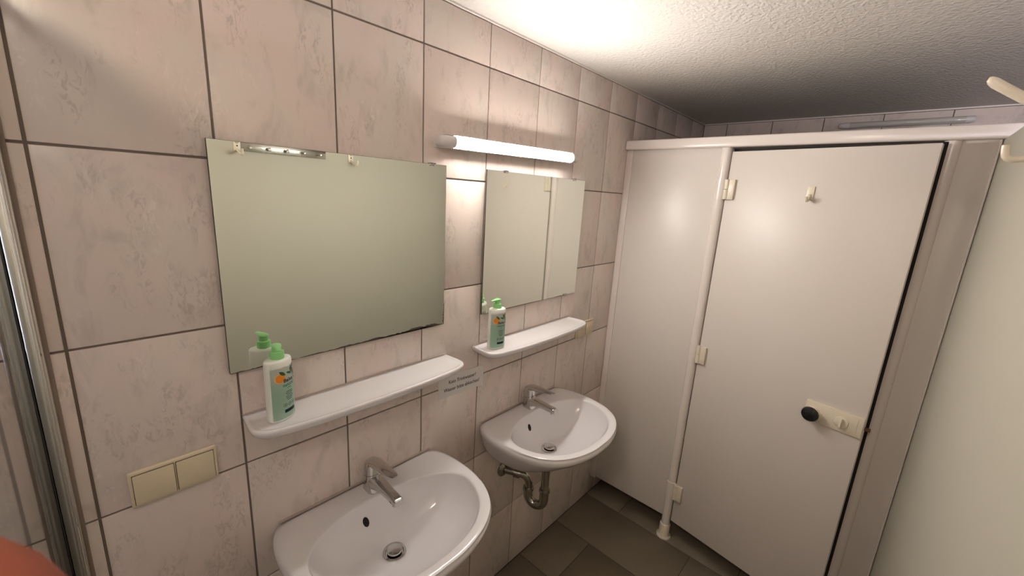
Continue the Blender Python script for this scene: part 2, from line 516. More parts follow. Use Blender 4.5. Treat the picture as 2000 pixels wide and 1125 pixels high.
# door, hinged at y=-0.48 and swung out about 8.8 degrees
HX, HY, ANG = 1.951, -0.481, 0.153
DW = 0.618
door = link('door', finish(B(0, .028, -DW, 0, 0.117, 1.930, bev=.0022), 'door', 'laminate_door'), cub, C_(HX, HY, 0), (0, 0, -ANG))
def hinge(z):
    bm = bmesh.new()
    lathe(bm, [(.0095, 0), (.0105, .001), (.0105, .0395), (.0095, .0405)], 20, (-.008, -.003, z - .041))
    lathe(bm, [(.0095, 0), (.0105, .001), (.0105, .0395), (.0095, .0405)], 20, (-.008, -.003, z + .0005))
    box(bm, -.012, 0, -.036, -.004, z - .041, z + .041, .0018)
    obj('hinge', bm, 'cream_plastic', door)
    bm = bmesh.new()      # leaf clasped round the post
    n = 14
    for r in (0,):
        ro = []
        ri = []
        for k in range(n + 1):
            a = math.radians(100 + 150 * k / n)
            ro.append((0.0235 * math.cos(a), 0.0235 * math.sin(a))); ri.append((0.0205 * math.cos(a), 0.0205 * math.sin(a)))
        ring = ro + ri[::-1]
        rings(bm, [[(.006 + p[0], .005 + p[1], zz) for p in ring] for zz in (z - .040, z + .040)])
    obj('hinge_clasp', bm, 'profile_white', cub)
for z in (1.776, 1.032, 0.291): hinge(z)
# lock set: cream plate with black knob and a turn
lock = obj('lock_plate', None or B(-.009, 0, -.616, -.440, .925, 1.004, .003), 'cream_plastic', door)
bm = bmesh.new()
tube(bm, [(-.006, -.466, .962), (-.03, -.466, .962)], [.024, .020], 24)
obj('knob_collar', bm, 'cream_plastic', lock)
bm = bmesh.new()
lathe(bm, [(.016, 0), (.026, -.003), (.0285, -.009), (.026, -.015), (.016, -.0195), (.004, -.021)], 32, (-.03, -.466, .962), 'X')
o = obj('door_knob', bm, 'black', lock); o['label'] = 'round black door knob'
bm = bmesh.new()
box(bm, -.0105, -.008, -.600, -.50, .934, .995, .001)
obj('lock_cover', bm, 'cream_plastic', lock)
bm = bmesh.new()
lathe(bm, [(.022, 0), (.0215, -.0035), (.019, -.005)], 32, (-.0105, -.555, .963), 'X')
box(bm, -.027, -.0145, -.5585, -.5515, .945, .981, .0025)
obj('turn_knob', bm, 'cream_plastic', lock)
bm = B(.008, .018, -DW - .016, -DW + .005, .955, .967, .001)
obj('latch_bolt', bm, 'brass', lock)
# hook on the door
bm = bmesh.new()
box(bm, -.005, 0, -.318, -.294, 1.745, 1.795, .0018)
o = obj('coat_hook', bm, 'cream_plastic', door)
bm = bmesh.new()
tube(bm, catmull([(-.003, -.306, 1.765), (-.016, -.306, 1.747), (-.028, -.306, 1.744), (-.033, -.306, 1.757)], 5), [.006] * 5 + [.0055] * 5 + [.005] * 6, 12)
obj('hook_prong', bm, 'cream_plastic', o)

# ---------------------------------------------------------------- mirrors
def mirror(label, x0, x1, z0, z1, clips, corr):
    w, h = x1 - x0, z1 - z0
    t = thing('wall_mirror', label, 'mirror', ((x0 + x1) / 2, 0, z0), 'frameless wall mirrors')
    y0, y1 = -.0105, -.0055
    bm = bmesh.new()
    box(bm, -w / 2, w / 2, y0 + .0004, y1, 0, h)
    obj('backing', bm, 'mirror_edge', t, smooth=False)
    # reflective face, a pane with its own thickness standing proud of the dark backing
    obj('mirror_glass', B(-w / 2 + .0006, w / 2 - .0006, y0 - .0004, y0 + .0006, .0006, h - .0006), 'mirror', t, smooth=False)
    obj('adhesive_pad', B(-w / 2 + .06, w / 2 - .06, y1, 0, .06, h - .06), 'mirror_edge', t, smooth=False)
    for k, (cx, top) in enumerate(clips):
        zz = h if top else 0
        s = 1 if top else -1
        bm = bmesh.new()
        za, zb = sorted((zz - s * .006, zz + s * .003))
        box(bm, cx - .011, cx + .011, y0 - .0022, y0 - .0004, za, zb, .0005)
        za, zb = sorted((zz + s * .0005, zz + s * .003))
        box(bm, cx - .011, cx + .011, y0 - .0022, 0, za, zb, .0005)
        obj('mirror_clip', bm, 'steel', t)
    # ragged dark tarnish creeping in from the edge
    for (edge, a, b_, dep) in corr:
        n = 40
        rnd = random.Random(int(a * 1000) + edge)
        inner, outer = [], []
        hval = 0.5
        for k in range(n + 1):
            u = a + (b_ - a) * k / n
            hval = min(1, max(.12, hval + rnd.uniform(-.3, .3)))
            fade = min(1, 6 * k / n, 6 * (n - k) / n) + .05
            d = dep * hval * fade
            if edge == 0: outer.append((u, -.0003)); inner.append((u, d))
            else: outer.append((w / 2 + .0003, u)); inner.append((w / 2 - d, u))
        ring = outer + inner[::-1]
        bm = bmesh.new()
        rings(bm, [[(p[0], y0 - .0009, p[1]) for p in ring], [(p[0], y0 - .0003, p[1]) for p in ring]])
        obj('edge_tarnish', bm, 'mirror_edge', t, smooth=False)
    return t
mirror('large frameless mirror above the nearer sink, dark tarnish along its lower edge', .2335, .8265, 1.279, 1.7775,
       [(-.205, False), (.245, True)],
       [(0, -.15, .28, .006), (0, .05, .2965, .009), (1, .0, .07, .006), (0, -.296, -.16, .0025)])
mirror('frameless mirror under the lit lamp, above the farther sink', .996, 1.586, 1.280, 1.7805,
       [(-.205, True), (.215, True), (.215, False)],
       [(0, -.28, .28, .002)])

# ---------------------------------------------------------------- tube lamps
def stadium(hy, hz, n=20):
    """cross-section in (y,z): rounded box, half sizes"""
    r = min(hy, hz) * .92
    pts = []
    for cy, cz, a0 in ((hy - r, hz - r, 0), (-(hy - r), hz - r, 90), (-(hy - r), -(hz - r), 180), (hy - r, -(hz - r), 270)):
        for k in range(n // 4 + 1):
            a = math.radians(a0 + 90 * k / (n // 4))
            pts.append((cy + r * math.cos(a), cz + r * math.sin(a)))
    return pts
def tube_lamp(label, loc, length, rot, lit, cap_len=.058, hy=.021, hz=.0165):
    t = thing('tube_lamp', label, 'lamp', loc, rot=rot)
    yc = -.012 - hy
    sec = stadium(hy, hz)
    def ext(name, x0, x1, mat, s0=1, s1=1, rnd=0):
        bm = bmesh.new()
        rs = []
        prof = [(x0, 1.0), (x1, 1.0)]
        if rnd == -1: prof = [(x0, .62), (x0 + .003, .8), (x0 + .009, .94), (x0 + .018, 1.0), (x1, 1.0)]
        if rnd == 1: prof = [(x0, 1.0), (x1 - .018, 1.0), (x1 - .009, .94), (x1 - .003, .8), (x1, .62)]
        for xx, s in prof:
            rs.append([(xx, yc + p[0] * s * s0, p[1] * s * s0) for p in sec])
        rings(bm, rs)
        return obj(name, bm, mat, t)
    # trough housing open to the front: back plate with two lips that hide the tube from the wall
    bm = bmesh.new()
    lip, lip2 = yc - hy * .30, yc - hy * .53
    sec_o = [(0, -hz * .9), (-.006, -hz * 1.04), (lip, -hz * 1.10), (lip, -hz * 1.02), (-.0118, -hz * .9), (-.0118, hz * .9), (lip2, hz * 1.02), (lip2, hz * 1.10), (-.006, hz * 1.04), (0, hz * .9)]
    rings(bm, [[(xx, p[0], p[1]) for p in sec_o] for xx in (cap_len * .25, length - cap_len * .25)])
    if lit: obj('housing', bm, 'white_plastic', t)
    else:
        bm.free()
        obj('base_strip', B(.012, length - .012, -.0135, 0, -.0135, .0135, .002), 'white_plastic', t)
    ext('end_cap', 0, cap_len, 'cap', 1.0, 1, -1)
    ext('end_cap', length - cap_len * .7, length, 'cap', 1.0, 1, 1)
    ext('diffuser_tube', cap_len, length - cap_len * .7, 'tube_on' if lit else 'tube_off', .96)
    return t
tube_lamp('lit white tube lamp on the tiles above the farther mirror', (.772, 0, 1.8425), .694, (0, -math.radians(1.45), 0), True)
tube_lamp('unlit grey tube lamp high on the end wall above the cubicle', (X_BACK, -.715, 2.163), .50, (0, 0, -PI / 2), False, .045, .018, .015)

def ceiling_lamp(label, loc, r):
    t = thing('ceiling_lamp', label, 'lamp', loc)
    bm = bmesh.new(); lathe(bm, [(r * .9, 0), (r * 1.04, -.002), (r * 1.04, -.02), (r * .98, -.022)], 40)
    obj('lamp_base', bm, 'white_plastic', t)
    bm = bmesh.new(); lathe(bm, [(r * .98, -.02)] + [(r * .98 * math.cos(a * PI / 2 / 8), -.022 - .055 * math.sin(a * PI / 2 / 8)) for a in range(1, 8)] + [(.003, -.077)], 40)
    obj('lamp_dome', bm, 'dome_on', t)
ceiling_lamp('round opal ceiling lamp behind the viewpoint', (-.32, -.98, Z_CEIL), .10)

# ---------------------------------------------------------------- shelves
def shelf(label, cx, half, z):
    t = thing('ceramic_shelf', label, 'shelf', (cx, 0, z - .035), 'ceramic shelves above the sinks')
    half_pts = [(0, -.132), (half * .45, -.129), (half * .78, -.120), (half * .92, -.110), (half * .985, -.092), (half, -.070), (half * .993, -.035), (half * .985, 0)]
    poly = catmull([(p[0], p[1], 0) for p in half_pts], 6)
    R_ = [(p.x, p.y) for p in poly]
    outline = R_ + [(-p[0], p[1]) for p in R_[::-1]]
    outline = outline[:len(R_)] + outline[len(R_):-1]
    # resample by arc so every ring has the same points
    def inset(d, yb):
        out = []
        for (px, py) in outline:
            sx = (half - d) / half
            sy = (.132 - d) / .132
            y = py * sy
            if py > -.02: y = py * sy
            out.append((px * sx, min(y, -yb)))
        return out
    H = .035
    L_ = [(.075, .0, .001), (.03, 0, .004), (.010, 0, .012), (.003, 0, .020), (.0004, 0, .027), (.0, 0, .031), (.0012, 0, .0342), (.004, 0, .0356), (.008, 0, .0352), (.012, .004, .0325), (.018, .008, .0310), (.04, .012, .0308), (.06, .02, .0308)]
    rs = []
    for d, yb, zz in L_:
        rs.append([(p[0], p[1], zz) for p in inset(d, yb)])
    bm = bmesh.new()
    rings(bm, rs)
    obj('shelf_board', bm, 'ceramic', t, angle=60)
    obj('silicone_or_shade_bead', B(-half * .985, half * .985, -.004, 0, .036, .039, .001), 'silicone', t)
    return t
Z_SH = 1.1655
shelf('white ceramic shelf under the large nearer mirror', .549, .303, Z_SH)
shelf('white ceramic shelf under the mirror by the lit lamp', 1.266, .305, Z_SH)

# ---------------------------------------------------------------- washbasins
Z_RIM = .834
def sink(label, cx):
    t = thing('washbasin', label, 'sink', (cx, 0, Z_RIM), 'white washbasins')
    half = [(0, -.408), (.07, -.404), (.15, -.380), (.215, -.335), (.255, -.270), (.274, -.190), (.277, -.110), (.268, -.050), (.254, -.018), (.236, -.002), (.20, 0), (.1, 0)]
    full = half + [(0, 0)] + [(-a, b) for a, b in half[::-1] if a > 0]
    poly = [(p.x, min(p.y, 0)) for p in catmull([(a, b, 0) for a, b in full], 6, True)]
    N_ = 120
    c = (0, -.215)
    out = polar_outline(poly, c, N_)
    bh = [(0, -.376), (.07, -.371), (.14, -.348), (.195, -.305), (.228, -.245), (.236, -.190), (.215, -.145), (.165, -.112), (.09, -.088), (0, -.080)]
    bfull = bh + [(-a, b) for a, b in bh[::-1] if a > 0][:-1] if False else bh + [(-a, b) for a, b in bh[-2:0:-1]]
    bpoly = [(p.x, p.y) for p in catmull([(a, b, 0) for a, b in bfull], 6, True)]
    inn = polar_outline(bpoly, c, N_)
    dr = (0, -.168)          # drain centre
    rs = []
    # bowl from drain outwards
    def bowl(s, z):
        ring = []
        for k in range(N_):
            a = 2 * PI * k / N_
            dx, dy = dr[0] + .026 * math.cos(a), dr[1] + .026 * math.sin(a)
            ring.append((dx + (inn[k][0] - dx) * s, dy + (inn[k][1] - dy) * s, z))
        return ring
    prof = [(0.0, -.142), (.02, -.138), (.12, -.134), (.3, -.125), (.5, -.109), (.68, -.088), (.82, -.064), (.90, -.044), (.955, -.026), (.98, -.0145), (.993, -.0075), (1.0, -.0042)]
    for s, z in prof: rs.append(bowl(s, z))
    def rim(s, z):           # between bowl lip and outer edge
        return [(inn[k][0] + (out[k][0] - inn[k][0]) * s, inn[k][1] + (out[k][1] - inn[k][1]) * s, z + (.004 if False else 0)) for k in range(N_)]
    for s, z in ((.06, -.0022), (.2, -.001), (.5, 0), (.75, -.0004), (.88, -.002)): rs.append(rim(s, z))
    def skirt(sx, sy, z, dip=0.0):
        r = []
        for k in range(N_):
            px, py = out[k]
            r.append((px * sx, py * sy, z - dip * 0))
        return r
    for sx, sy, z in ((.985, .985, -.0055), (.996, .997, -.011), (1.0, 1.0, -.018), (.998, .997, -.026), (.985, .98, -.036), (.965, .94, -.052), (.93, .86, -.078), (.88, .76, -.105), (.80, .65, -.132), (.68, .56, -.152), (.5, .5, -.165), (.3, .48, -.17)):
        rs.append(skirt(sx, sy, z))
    bm = bmesh.new()
    rings(bm, rs, cap0=False)
    basin = obj('basin', bm, 'ceramic', t, angle=80)
    obj('silicone_or_shade_bead', B(-.238, .238, -.004, 0.0, -.002, .0035, .001), 'silicone', t)
    # drain: flange, dark gap, raised plug
    bm = bmesh.new()
    lathe(bm, [(.033, 0), (.032, .0025), (.026, .003), (.0225, -.002), (.0225, -.012), (.002, -.013)], 40, (dr[0], dr[1], -.137))
    fl = obj('drain_flange', bm, 'chrome', t)
    bm = bmesh.new()
    lathe(bm, [(.0222, -.0115), (.0222, -.010), (.001, -.010)], 32, (dr[0], dr[1], -.137)); obj('drain_shadow_gap', bm, 'dark', fl)
    bm = bmesh.new()
    lathe(bm, [(.006, -.012), (.006, .004), (.0205, .0045), (.0215, .007), (.0205, .010), (.012, .0115), (.001, .012)], 40, (dr[0], dr[1], -.137))
    obj('drain_plug', bm, 'chrome', t)
    # overflow: oval dark opening on the back of the bowl
    a = math.atan2(.1, -.045)
    k = min(range(N_), key=lambda q: abs(inn[q][0] + .050) + (9 if inn[q][1] < -.15 else 0))
    def pt(s, kk):
        a_ = 2 * PI * kk / N_; dx, dy = dr[0] + .026 * math.cos(a_), dr[1] + .026 * math.sin(a_)
        import bisect
        for (s0, z0), (s1, z1) in zip(prof[:-1], prof[1:]):
            if s0 <= s <= s1:
                zz = z0 + (z1 - z0) * (s - s0) / (s1 - s0); break
        return Vector((dx + (inn[kk][0] - dx) * s, dy + (inn[kk][1] - dy) * s, zz))
    p = pt(.84, k); u = (pt(.88, k) - pt(.80, k)).normalized(); v = (pt(.84, k + 2) - pt(.84, k - 2)).normalized(); n = u.cross(v).normalized()
    if n.z < 0: n = -n
    bm = bmesh.new()
    rings(bm, [[p + n * h + 0.0155 * r * math.cos(2 * PI * q / 24) * u + .0088 * r * math.sin(2 * PI * q / 24) * v for q in range(24)] for h, r in ((-.004, 1), (.0012, 1.0), (.0013, .5))])
    obj('overflow_hole', bm, 'dark', t)
    return t
CX1, CX2 = .544, 1.262
sink('white ceramic washbasin nearest the viewer, below the large mirror', CX1)
sink('white ceramic washbasin beside the cubicle, with its chrome trap showing', CX2)

# small maker's mark on the side of the farther basin
# ---------------------------------------------------------------- faucets
def rrect(cx, cy, hx, hy, z, r, n=5, tilt=0.0):
    pts = []
    for sx, sy, a0 in ((1, 1, 0), (-1, 1, 90), (-1, -1, 180), (1, -1, 270)):
        for k in range(n + 1):
            a = math.radians(a0 + 90 * k / n)
            x = cx + sx * (hx - r) + r * math.cos(a); y = cy + sy * (hy - r) + r * math.sin(a)
            pts.append((x, y, z + tilt * (y - cy)))
    return pts
def faucet(label, cx):
    t = thing('mixer_tap', label, 'faucet', (cx, -.044, Z_RIM - .0005), 'chrome mixer taps')
    # local: +y towards wall, spout along -y
    bm = bmesh.new()
    rings(bm, [rrect(0, -.002, .0245, .0275, 0, .016), rrect(0, -.002, .0245, .0275, .004, .016), rrect(0, -.001, .0225, .0255, .016, .016), rrect(0, .002, .0215, .0225, .035, .0155, tilt=-.15), rrect(0, .003, .0215, .022, .047, .0155, tilt=-.28)])
    body = obj('tap_body', bm, 'chrome', t)
    # spout lofted along -y
    bm = bmesh.new()
    secs = []
    for y, zb, zt, hx in ((.0, .008, .050, .0205), (-.02, .010, .0485, .0195), (-.040, .018, .0460, .0180), (-.065, .0225, .0435, .0160), (-.095, .0235, .0425, .0148), (-.122, .0225, .0420, .0145), (-.134, .0215, .0410, .0140), (-.139, .0235, .038, .0120)):
        hz = (zt - zb) / 2; zc = (zt + zb) / 2; r = min(hx, hz) * .55
        ring = [(p[0], y, p[1]) for p in rrect(0, zc, hx, hz, 0, r, 4)]
        secs.append(ring)
    rings(bm, secs)
    sp = obj('spout', bm, 'chrome', t)
    bm = bmesh.new()
    lathe(bm, [(.0105, 0), (.0105, .008), (.0085, .008)], 24, (0, -.123, .0160))
    obj('aerator', bm, 'chrome', sp)
    # seam ring, cartridge dome
    bm = bmesh.new()
    def tilt(ring, yc=0, zc=.05, ang=-.28):
        return [(p[0], p[1], p[2] + ang * (p[1] - .003)) for p in ring]
    rings(bm, [tilt(rrect(0, .003, .0205, .021, z, .0165)) for z in (.0462, .0485)])
    obj('seam_ring', bm, 'rubber', t)
    bm = bmesh.new()
    rings(bm, [tilt(rrect(0, .003 + dy, .0217 * s, .0222 * s, z, .0168 * s)) for z, s, dy in ((.0482, 1, 0), (.062, 1.0, 0), (.074, .99, .001), (.083, .95, .001), (.090, .84, .001), (.095, .62, 0), (.0975, .3, 0))])
    lev = obj('lever', bm, 'chrome', t)
    bm = bmesh.new()
    secs = []
    for y, zb, zt, hx in ((.020, .070, .086, .013), (.008, .076, .097, .0185), (-.012, .079, .1025, .0205), (-.035, .083, .1035, .0195), (-.06, .0885, .1035, .0175), (-.085, .0935, .1045, .0155), (-.106, .0975, .1055, .0135), (-.117, .1000, .1060, .0105), (-.122, .1020, .1052, .006)):
        hz = (zt - zb) / 2; zc = (zt + zb) / 2
        secs.append([(hx * math.cos(2 * PI * k / 20), y, zc + hz * math.sin(2 * PI * k / 20)) for k in range(20)])
    rings(bm, secs)
    obj('lever_handle', bm, 'chrome', lev)
    bm = bmesh.new()
    tube(bm, [(0, .030, 0), (0, .030, .052)], .0022, 10)
    lathe(bm, [(.002, 0), (.0055, .002), (.006, .006), (.0045, .010), (.001, .011)], 16, (0, .030, .050))
    obj('popup_rod', bm, 'chrome', t)
    return t
faucet('chrome single lever tap on the nearer washbasin', CX1 + .006)
faucet('chrome single lever tap on the washbasin beside the cubicle', CX2 + .006)

# ---------------------------------------------------------------- drain traps
def trap(label, cx):
    t = thing('drain_trap', label, 'drain trap', (cx - .075, 0, .55), 'chrome drain traps under the sinks')
    def P_(x, y, z): return (x - (CX2 - .075), y, z - .55)
    xt, yt = CX2 - .008, -.168
    xl, yl = CX2 - .028, -.098
    bm = bmesh.new(); tube(bm, [P_(xt, yt, .6635), P_(xt, yt, .49)], .0165, 24); obj('tailpiece', bm, 'chrome_dull', t)
    bm = bmesh.new()
    mx, my = (xt + xl) / 2, (yt + yl) / 2
    pts = [P_(xt, yt, .492)]
    for k in range(13):
        a = PI * k / 12
        pts.append(P_(mx + (xt - mx) * math.cos(a), my + (yt - my) * math.cos(a), .455 - .038 * math.sin(a)))
    pts.append(P_(xl, yl, .478))
    tube(bm, pts, .0195, 24); obj('u_bend', bm, 'chrome_dull', t)
    for (x, y, z) in ((xt, yt, .492), (xl, yl, .474)):
        bm = bmesh.new(); o_ = P_(x, y, z)
        lathe(bm, [(.017, 0), (.0225, .001), (.0235, .004), (.0235, .011), (.0225, .014), (.017, .015)], 28, o_); obj('slip_nut', bm, 'chrome_dull', t)
    bm = bmesh.new()
    wall = (CX2 - .088, -.012, .556)
    tube(bm, catmull([P_(xl, yl, .478), P_(xl - .001, yl + .001, .515), P_(xl - .012, yl + .012, .542), P_(xl - .032, yl + .036, .553), P_(*wall)], 6), .0165, 20)
    obj('outlet_pipe', bm, 'chrome_dull', t)
    bm = bmesh.new()
    q0, q1 = P_(xl - .026, yl + .030, .551), P_(xl - .040, yl + .052, .5545)
    tube(bm, [q0, q1], .0222, 24); obj('union_nut', bm, 'chrome_dull', t)
    bm = bmesh.new(); lathe(bm, [(.036, 0), (.034, -.006), (.022, -.014), (.018, -.016)], 32, P_(wall[0], 0, wall[2]), 'Y'); obj('wall_flange', bm, 'chrome_dull', t)
    # angle valve next to the outlet
    bm = bmesh.new()
    vx, vz = CX2 - .045, .600
    lathe(bm, [(.024, 0), (.023, -.005), (.012, -.008), (.011, -.04), (.014, -.042), (.014, -.058), (.010, -.06)], 24, P_(vx, 0, vz), 'Y')
    v = obj('angle_valve', bm, 'chrome_dull', t)
    bm = bmesh.new(); lathe(bm, [(.017, 0), (.019, -.003), (.019, -.015), (.015, -.02)], 10, P_(vx, -.058, vz), 'Y'); obj('valve_knob', bm, 'chrome_dull', v)
    bm = bmesh.new(); tube(bm, catmull([P_(vx, -.05, vz + .008), P_(vx + .002, -.055, vz + .04), P_(CX2 - .02, -.06, .6605)], 6), .005, 12); obj('supply_hose', bm, 'chrome_dull', v)
    return t
trap('tarnished chrome drain trap below the nearer washbasin', CX1)
trap('tarnished chrome drain trap below the washbasin beside the cubicle', CX2)

# ---------------------------------------------------------------- soap bottles
def soap(label, loc, phi, pump_ang, a=.0335, b=.0225):
    t = thing('soap_bottle', label, 'soap bottle', loc, 'pump bottles on the shelves', (0, 0, phi))
    n = 48
    def ring(s, z, grow=0.0):
        return [((a * s + grow) * math.sin(2 * PI * k / n), -(b * s + grow) * math.cos(2 * PI * k / n), z) for k in range(n)]
    bm = bmesh.new()
    rings(bm, [ring(.90, 0), ring(.965, .0015), ring(.99, .005), ring(1.0, .012), ring(1.0, .08), ring(.985, .135), ring(.975, .1405), ring(.955, .1445), ring(.90, .147), ring(.7, .1487), ring(.5, .1495)])
    obj('bottle_body', bm, 'bottle', t, angle=60)
    # arc-length lookup for printing on the oval
    tab = [0.0]; M_ = 720
    for k in range(1, M_ + 1):
        a0, a1 = PI * (k - 1) / M_, PI * k / M_
        tab.append(tab[-1] + math.hypot(a * (math.sin(a1) - math.sin(a0)), b * (math.cos(a1) - math.cos(a0))))
    def wrap(u, z, off):
        s = abs(u); lo = 0
        while lo < M_ and tab[lo] < s: lo += 1
        th = PI * lo / M_ if lo == 0 else PI * (lo - 1 + (s - tab[lo - 1]) / (tab[lo] - tab[lo - 1])) / M_
        if u < 0: th = -th
        f = 1.0 if z < .08 else 1.0 - .015 * (z - .08) / .055
        nx, ny = math.sin(th) / a, -math.cos(th) / b
        l = math.hypot(nx, ny)
        return Vector((a * f * math.sin(th) + nx / l * off, -b * f * math.cos(th) + ny / l * off, z))
    def patch(name, u0, u1, z0, z1, off, mat, parent, nu=16, nz=6, rnd=0.0):
        bm = bmesh.new()
        g0 = [[bm.verts.new(wrap(u0 + (u1 - u0) * i / nu, z0 + (z1 - z0) * j / nz, off)) for i in range(nu + 1)] for j in range(nz + 1)]
        for j in range(nz):
            for i in range(nu): bm.faces.new((g0[j][i], g0[j][i + 1], g0[j + 1][i + 1], g0[j + 1][i]))
        bmesh.ops.solidify(bm, geom=bm.faces[:], thickness=.0002)
        return obj(name, bm, mat, parent, angle=60)
    def shape(name, pts, off, mat, parent):
        """convex-ish polygon fan printed on the surface"""
        bm = bmesh.new()
        cu, cz = sum(p[0] for p in pts) / len(pts), sum(p[1] for p in pts) / len(pts)
        v0 = bm.verts.new(wrap(cu, cz, off)); vs = [bm.verts.new(wrap(p[0], p[1], off)) for p in pts]
        for i in range(len(vs)): bm.faces.new((v0, vs[i], vs[(i + 1) % len(vs)]))
        return obj(name, bm, mat, parent, angle=60)
    def printed(name, txt, size, u, z, off, mat, parent, bold=0.0, sx=1.0):
        me = text_mesh(txt, size, 'CENTER', bold)
        for v in me.vertices: v.co = wrap(u + v.co.x * sx, z + v.co.y, off)
        me.materials.clear(); me.materials.append(MT[mat])
        return link(name, me, parent)
    lab = patch('label', -.034, .034, .006, .132, .0002, 'label', t)
    # orange slice with leaves
    def disc(cu, cz, r, m=20): return [(cu + r * math.cos(2 * PI * k / m), cz + r * math.sin(2 * PI * k / m)) for k in range(m)]
    shape('orange_peel', disc(-.0135, .107, .0125), .0005, 'orange_rim', lab)
    shape('orange_slice', disc(-.0133, .107, .0108), .0007, 'orange', lab)
    def leaf(u, z, ang, L_, w):
        pts = []
        for k in range(13):
            q = k / 12; pts.append((q * L_, w * math.sin(PI * q) ** .8))
        for k in range(11, 0, -1):
            q = k / 12; pts.append((q * L_, -w * math.sin(PI * q) ** .8))
        c_, s_ = math.cos(ang), math.sin(ang)
        shape('leaf', [(u + p[0] * c_ - p[1] * s_, z + p[0] * s_ + p[1] * c_) for p in pts], .0009, 'leaf', lab)
    leaf(-.0015, .1115, math.radians(140), .019, .0036)
    leaf(.0005, .118, math.radians(-22), .017, .0026)
    for k, (u, z, an) in enumerate(((.015, .114, 100), (.017, .112, 65), (.020, .108, 50), (.019, .119, 115), (.021, .122, 75), (.023, .104, 20), (.022, .098, -10))):
        leaf(u, z, math.radians(an), .012, .0021)
    patch('brand_panel', -.0075, .0175, .0935, .1045, .0010, 'white_print', lab, 12, 3)
    printed('brand_lettering', 'Balea', .0125, .0052, .0950, .0014, 'ink', lab, .0003)
    printed('range_lettering', 'natural', .0112, .0062, .0840, .0006, 'green_ink', lab, .0002)
    # rows of small print, too fine to read
    for k, (z, wd) in enumerate(((.0785, .010), (.0695, .017), (.0655, .021), (.0615, .015), (.0575, .020), (.0535, .018), (.0495, .013))):
        rnd = random.Random(k)
        u = .0065 - wd / 2
        bm = bmesh.new()
        while u < .0065 + wd / 2 - .001:
            l = min(rnd.uniform(.0015, .004), .0065 + wd / 2 - u)
            f = [bm.verts.new(wrap(a_, b_, .0005)) for a_, b_ in ((u, z), (u + l, z), (u + l, z + .0016), (u, z + .0016))]
            bm.faces.new(f); u += l + .0007
        obj('small_print', bm, 'green_ink' if k == 0 else 'ink', lab, smooth=False)
    for k, u in enumerate((-.006, .0055, .0165)):
        bm = bmesh.new(); m = 22
        o_ = [bm.verts.new(wrap(u + .0048 * math.cos(2 * PI * q / m), .0385 + .0045 * math.sin(2 * PI * q / m), .0005)) for q in range(m)]
        i_ = [bm.verts.new(wrap(u + .0041 * math.cos(2 * PI * q / m), .0385 + .0038 * math.sin(2 * PI * q / m), .0005)) for q in range(m)]
        for q in range(m): bm.faces.new((o_[q], o_[(q + 1) % m], i_[(q + 1) % m], i_[q]))
        for dz in (-.001, .001):
            bm.faces.new([bm.verts.new(wrap(u + a_, .0385 + dz + b_, .0005)) for a_, b_ in ((-.0022, -.0005), (.0022, -.0005), (.0022, .0005), (-.0022, .0005))])
        obj('seal_mark', bm, 'ink', lab, smooth=False)
    patch('navy_band', -.0085, .020, .0195, .0275, .0006, 'navy_ink', lab, 12, 2)
    # pump
    bm = bmesh.new()
    lathe(bm, [(.0150, .1485), (.0150, .1640), (.0145, .1652), (.0105, .1655), (.0098, .1662), (.0094, .1760)], 32)
    pump = obj('pump_collar', bm, 'pump', t, angle=40)
    bm = bmesh.new()
    secs = []
    for d, zb, zt, hw in ((-.0115, .1765, .1785, .004), (-.0095, .1745, .1815, .0085), (-.003, .174, .1835, .0105), (.006, .1745, .1835, .0098), (.014, .1765, .1825, .0078), (.023, .1775, .1817, .0058), (.031, .1772, .1806, .0046), (.035, .1762, .1790, .004)):
        hz = (zt - zb) / 2; zc = (zt + zb) / 2
        ring = []
        for k in range(16):
            q = 2 * PI * k / 16
            lx, lz = hw * math.cos(q), zc + hz * math.sin(q)
            ca, sa = math.cos(pump_ang - phi), math.sin(pump_ang - phi)
            ring.append((d * ca - lx * sa, d * sa + lx * ca, lz))
        secs.append(ring)
    rings(bm, secs)
    obj('pump_head', bm, 'pump', pump, angle=60)
    return t
soap('mint soap bottle with green pump on the nearer shelf', (.3165, -.055, Z_SH - .0038), math.radians(24), math.radians(-100))
soap('mint soap bottle with green pump on the farther shelf', (1.030, -.056, Z_SH - .0038), math.radians(-14), math.radians(-172))

# ---------------------------------------------------------------- switches
def plate(name, label, cat, cx, cz, group=None):
    t = thing(name, label, cat, (cx, 0, cz), group)
    w, h = .1465, .0805
    obj('frame', B(-w / 2, w / 2, -.0095, 0, -h / 2, h / 2, .003, 3), 'ivory_switch', t)
    for s in (-1, 1):
        bm = bmesh.new(); c = s * .0345
        box(bm, c - .0335, c + .0335, -.0100, -.0085, -.0345, .0335, .0005)
        obj('rocker_gap', bm, 'mirror_edge', t)
        bm = bmesh.new()
        box(bm, c - .0325, c + .0325, -.0135, -.0095, -.0335, .0325, .0016, 2)
        for v in bm.verts:
            if v.co.y < -.012 and v.co.z > 0: v.co.y += .0015
        obj('rocker', bm, 'ivory_switch', t)
    return t
plate('light_switch', 'ivory double rocker switch on the tiles left of the nearer sink', 'switch', .120, 1.079)
plate('wall_switch_plate', 'cream switch plate half hidden behind the end of the farther shelf', 'switch', 1.712, 1.078)

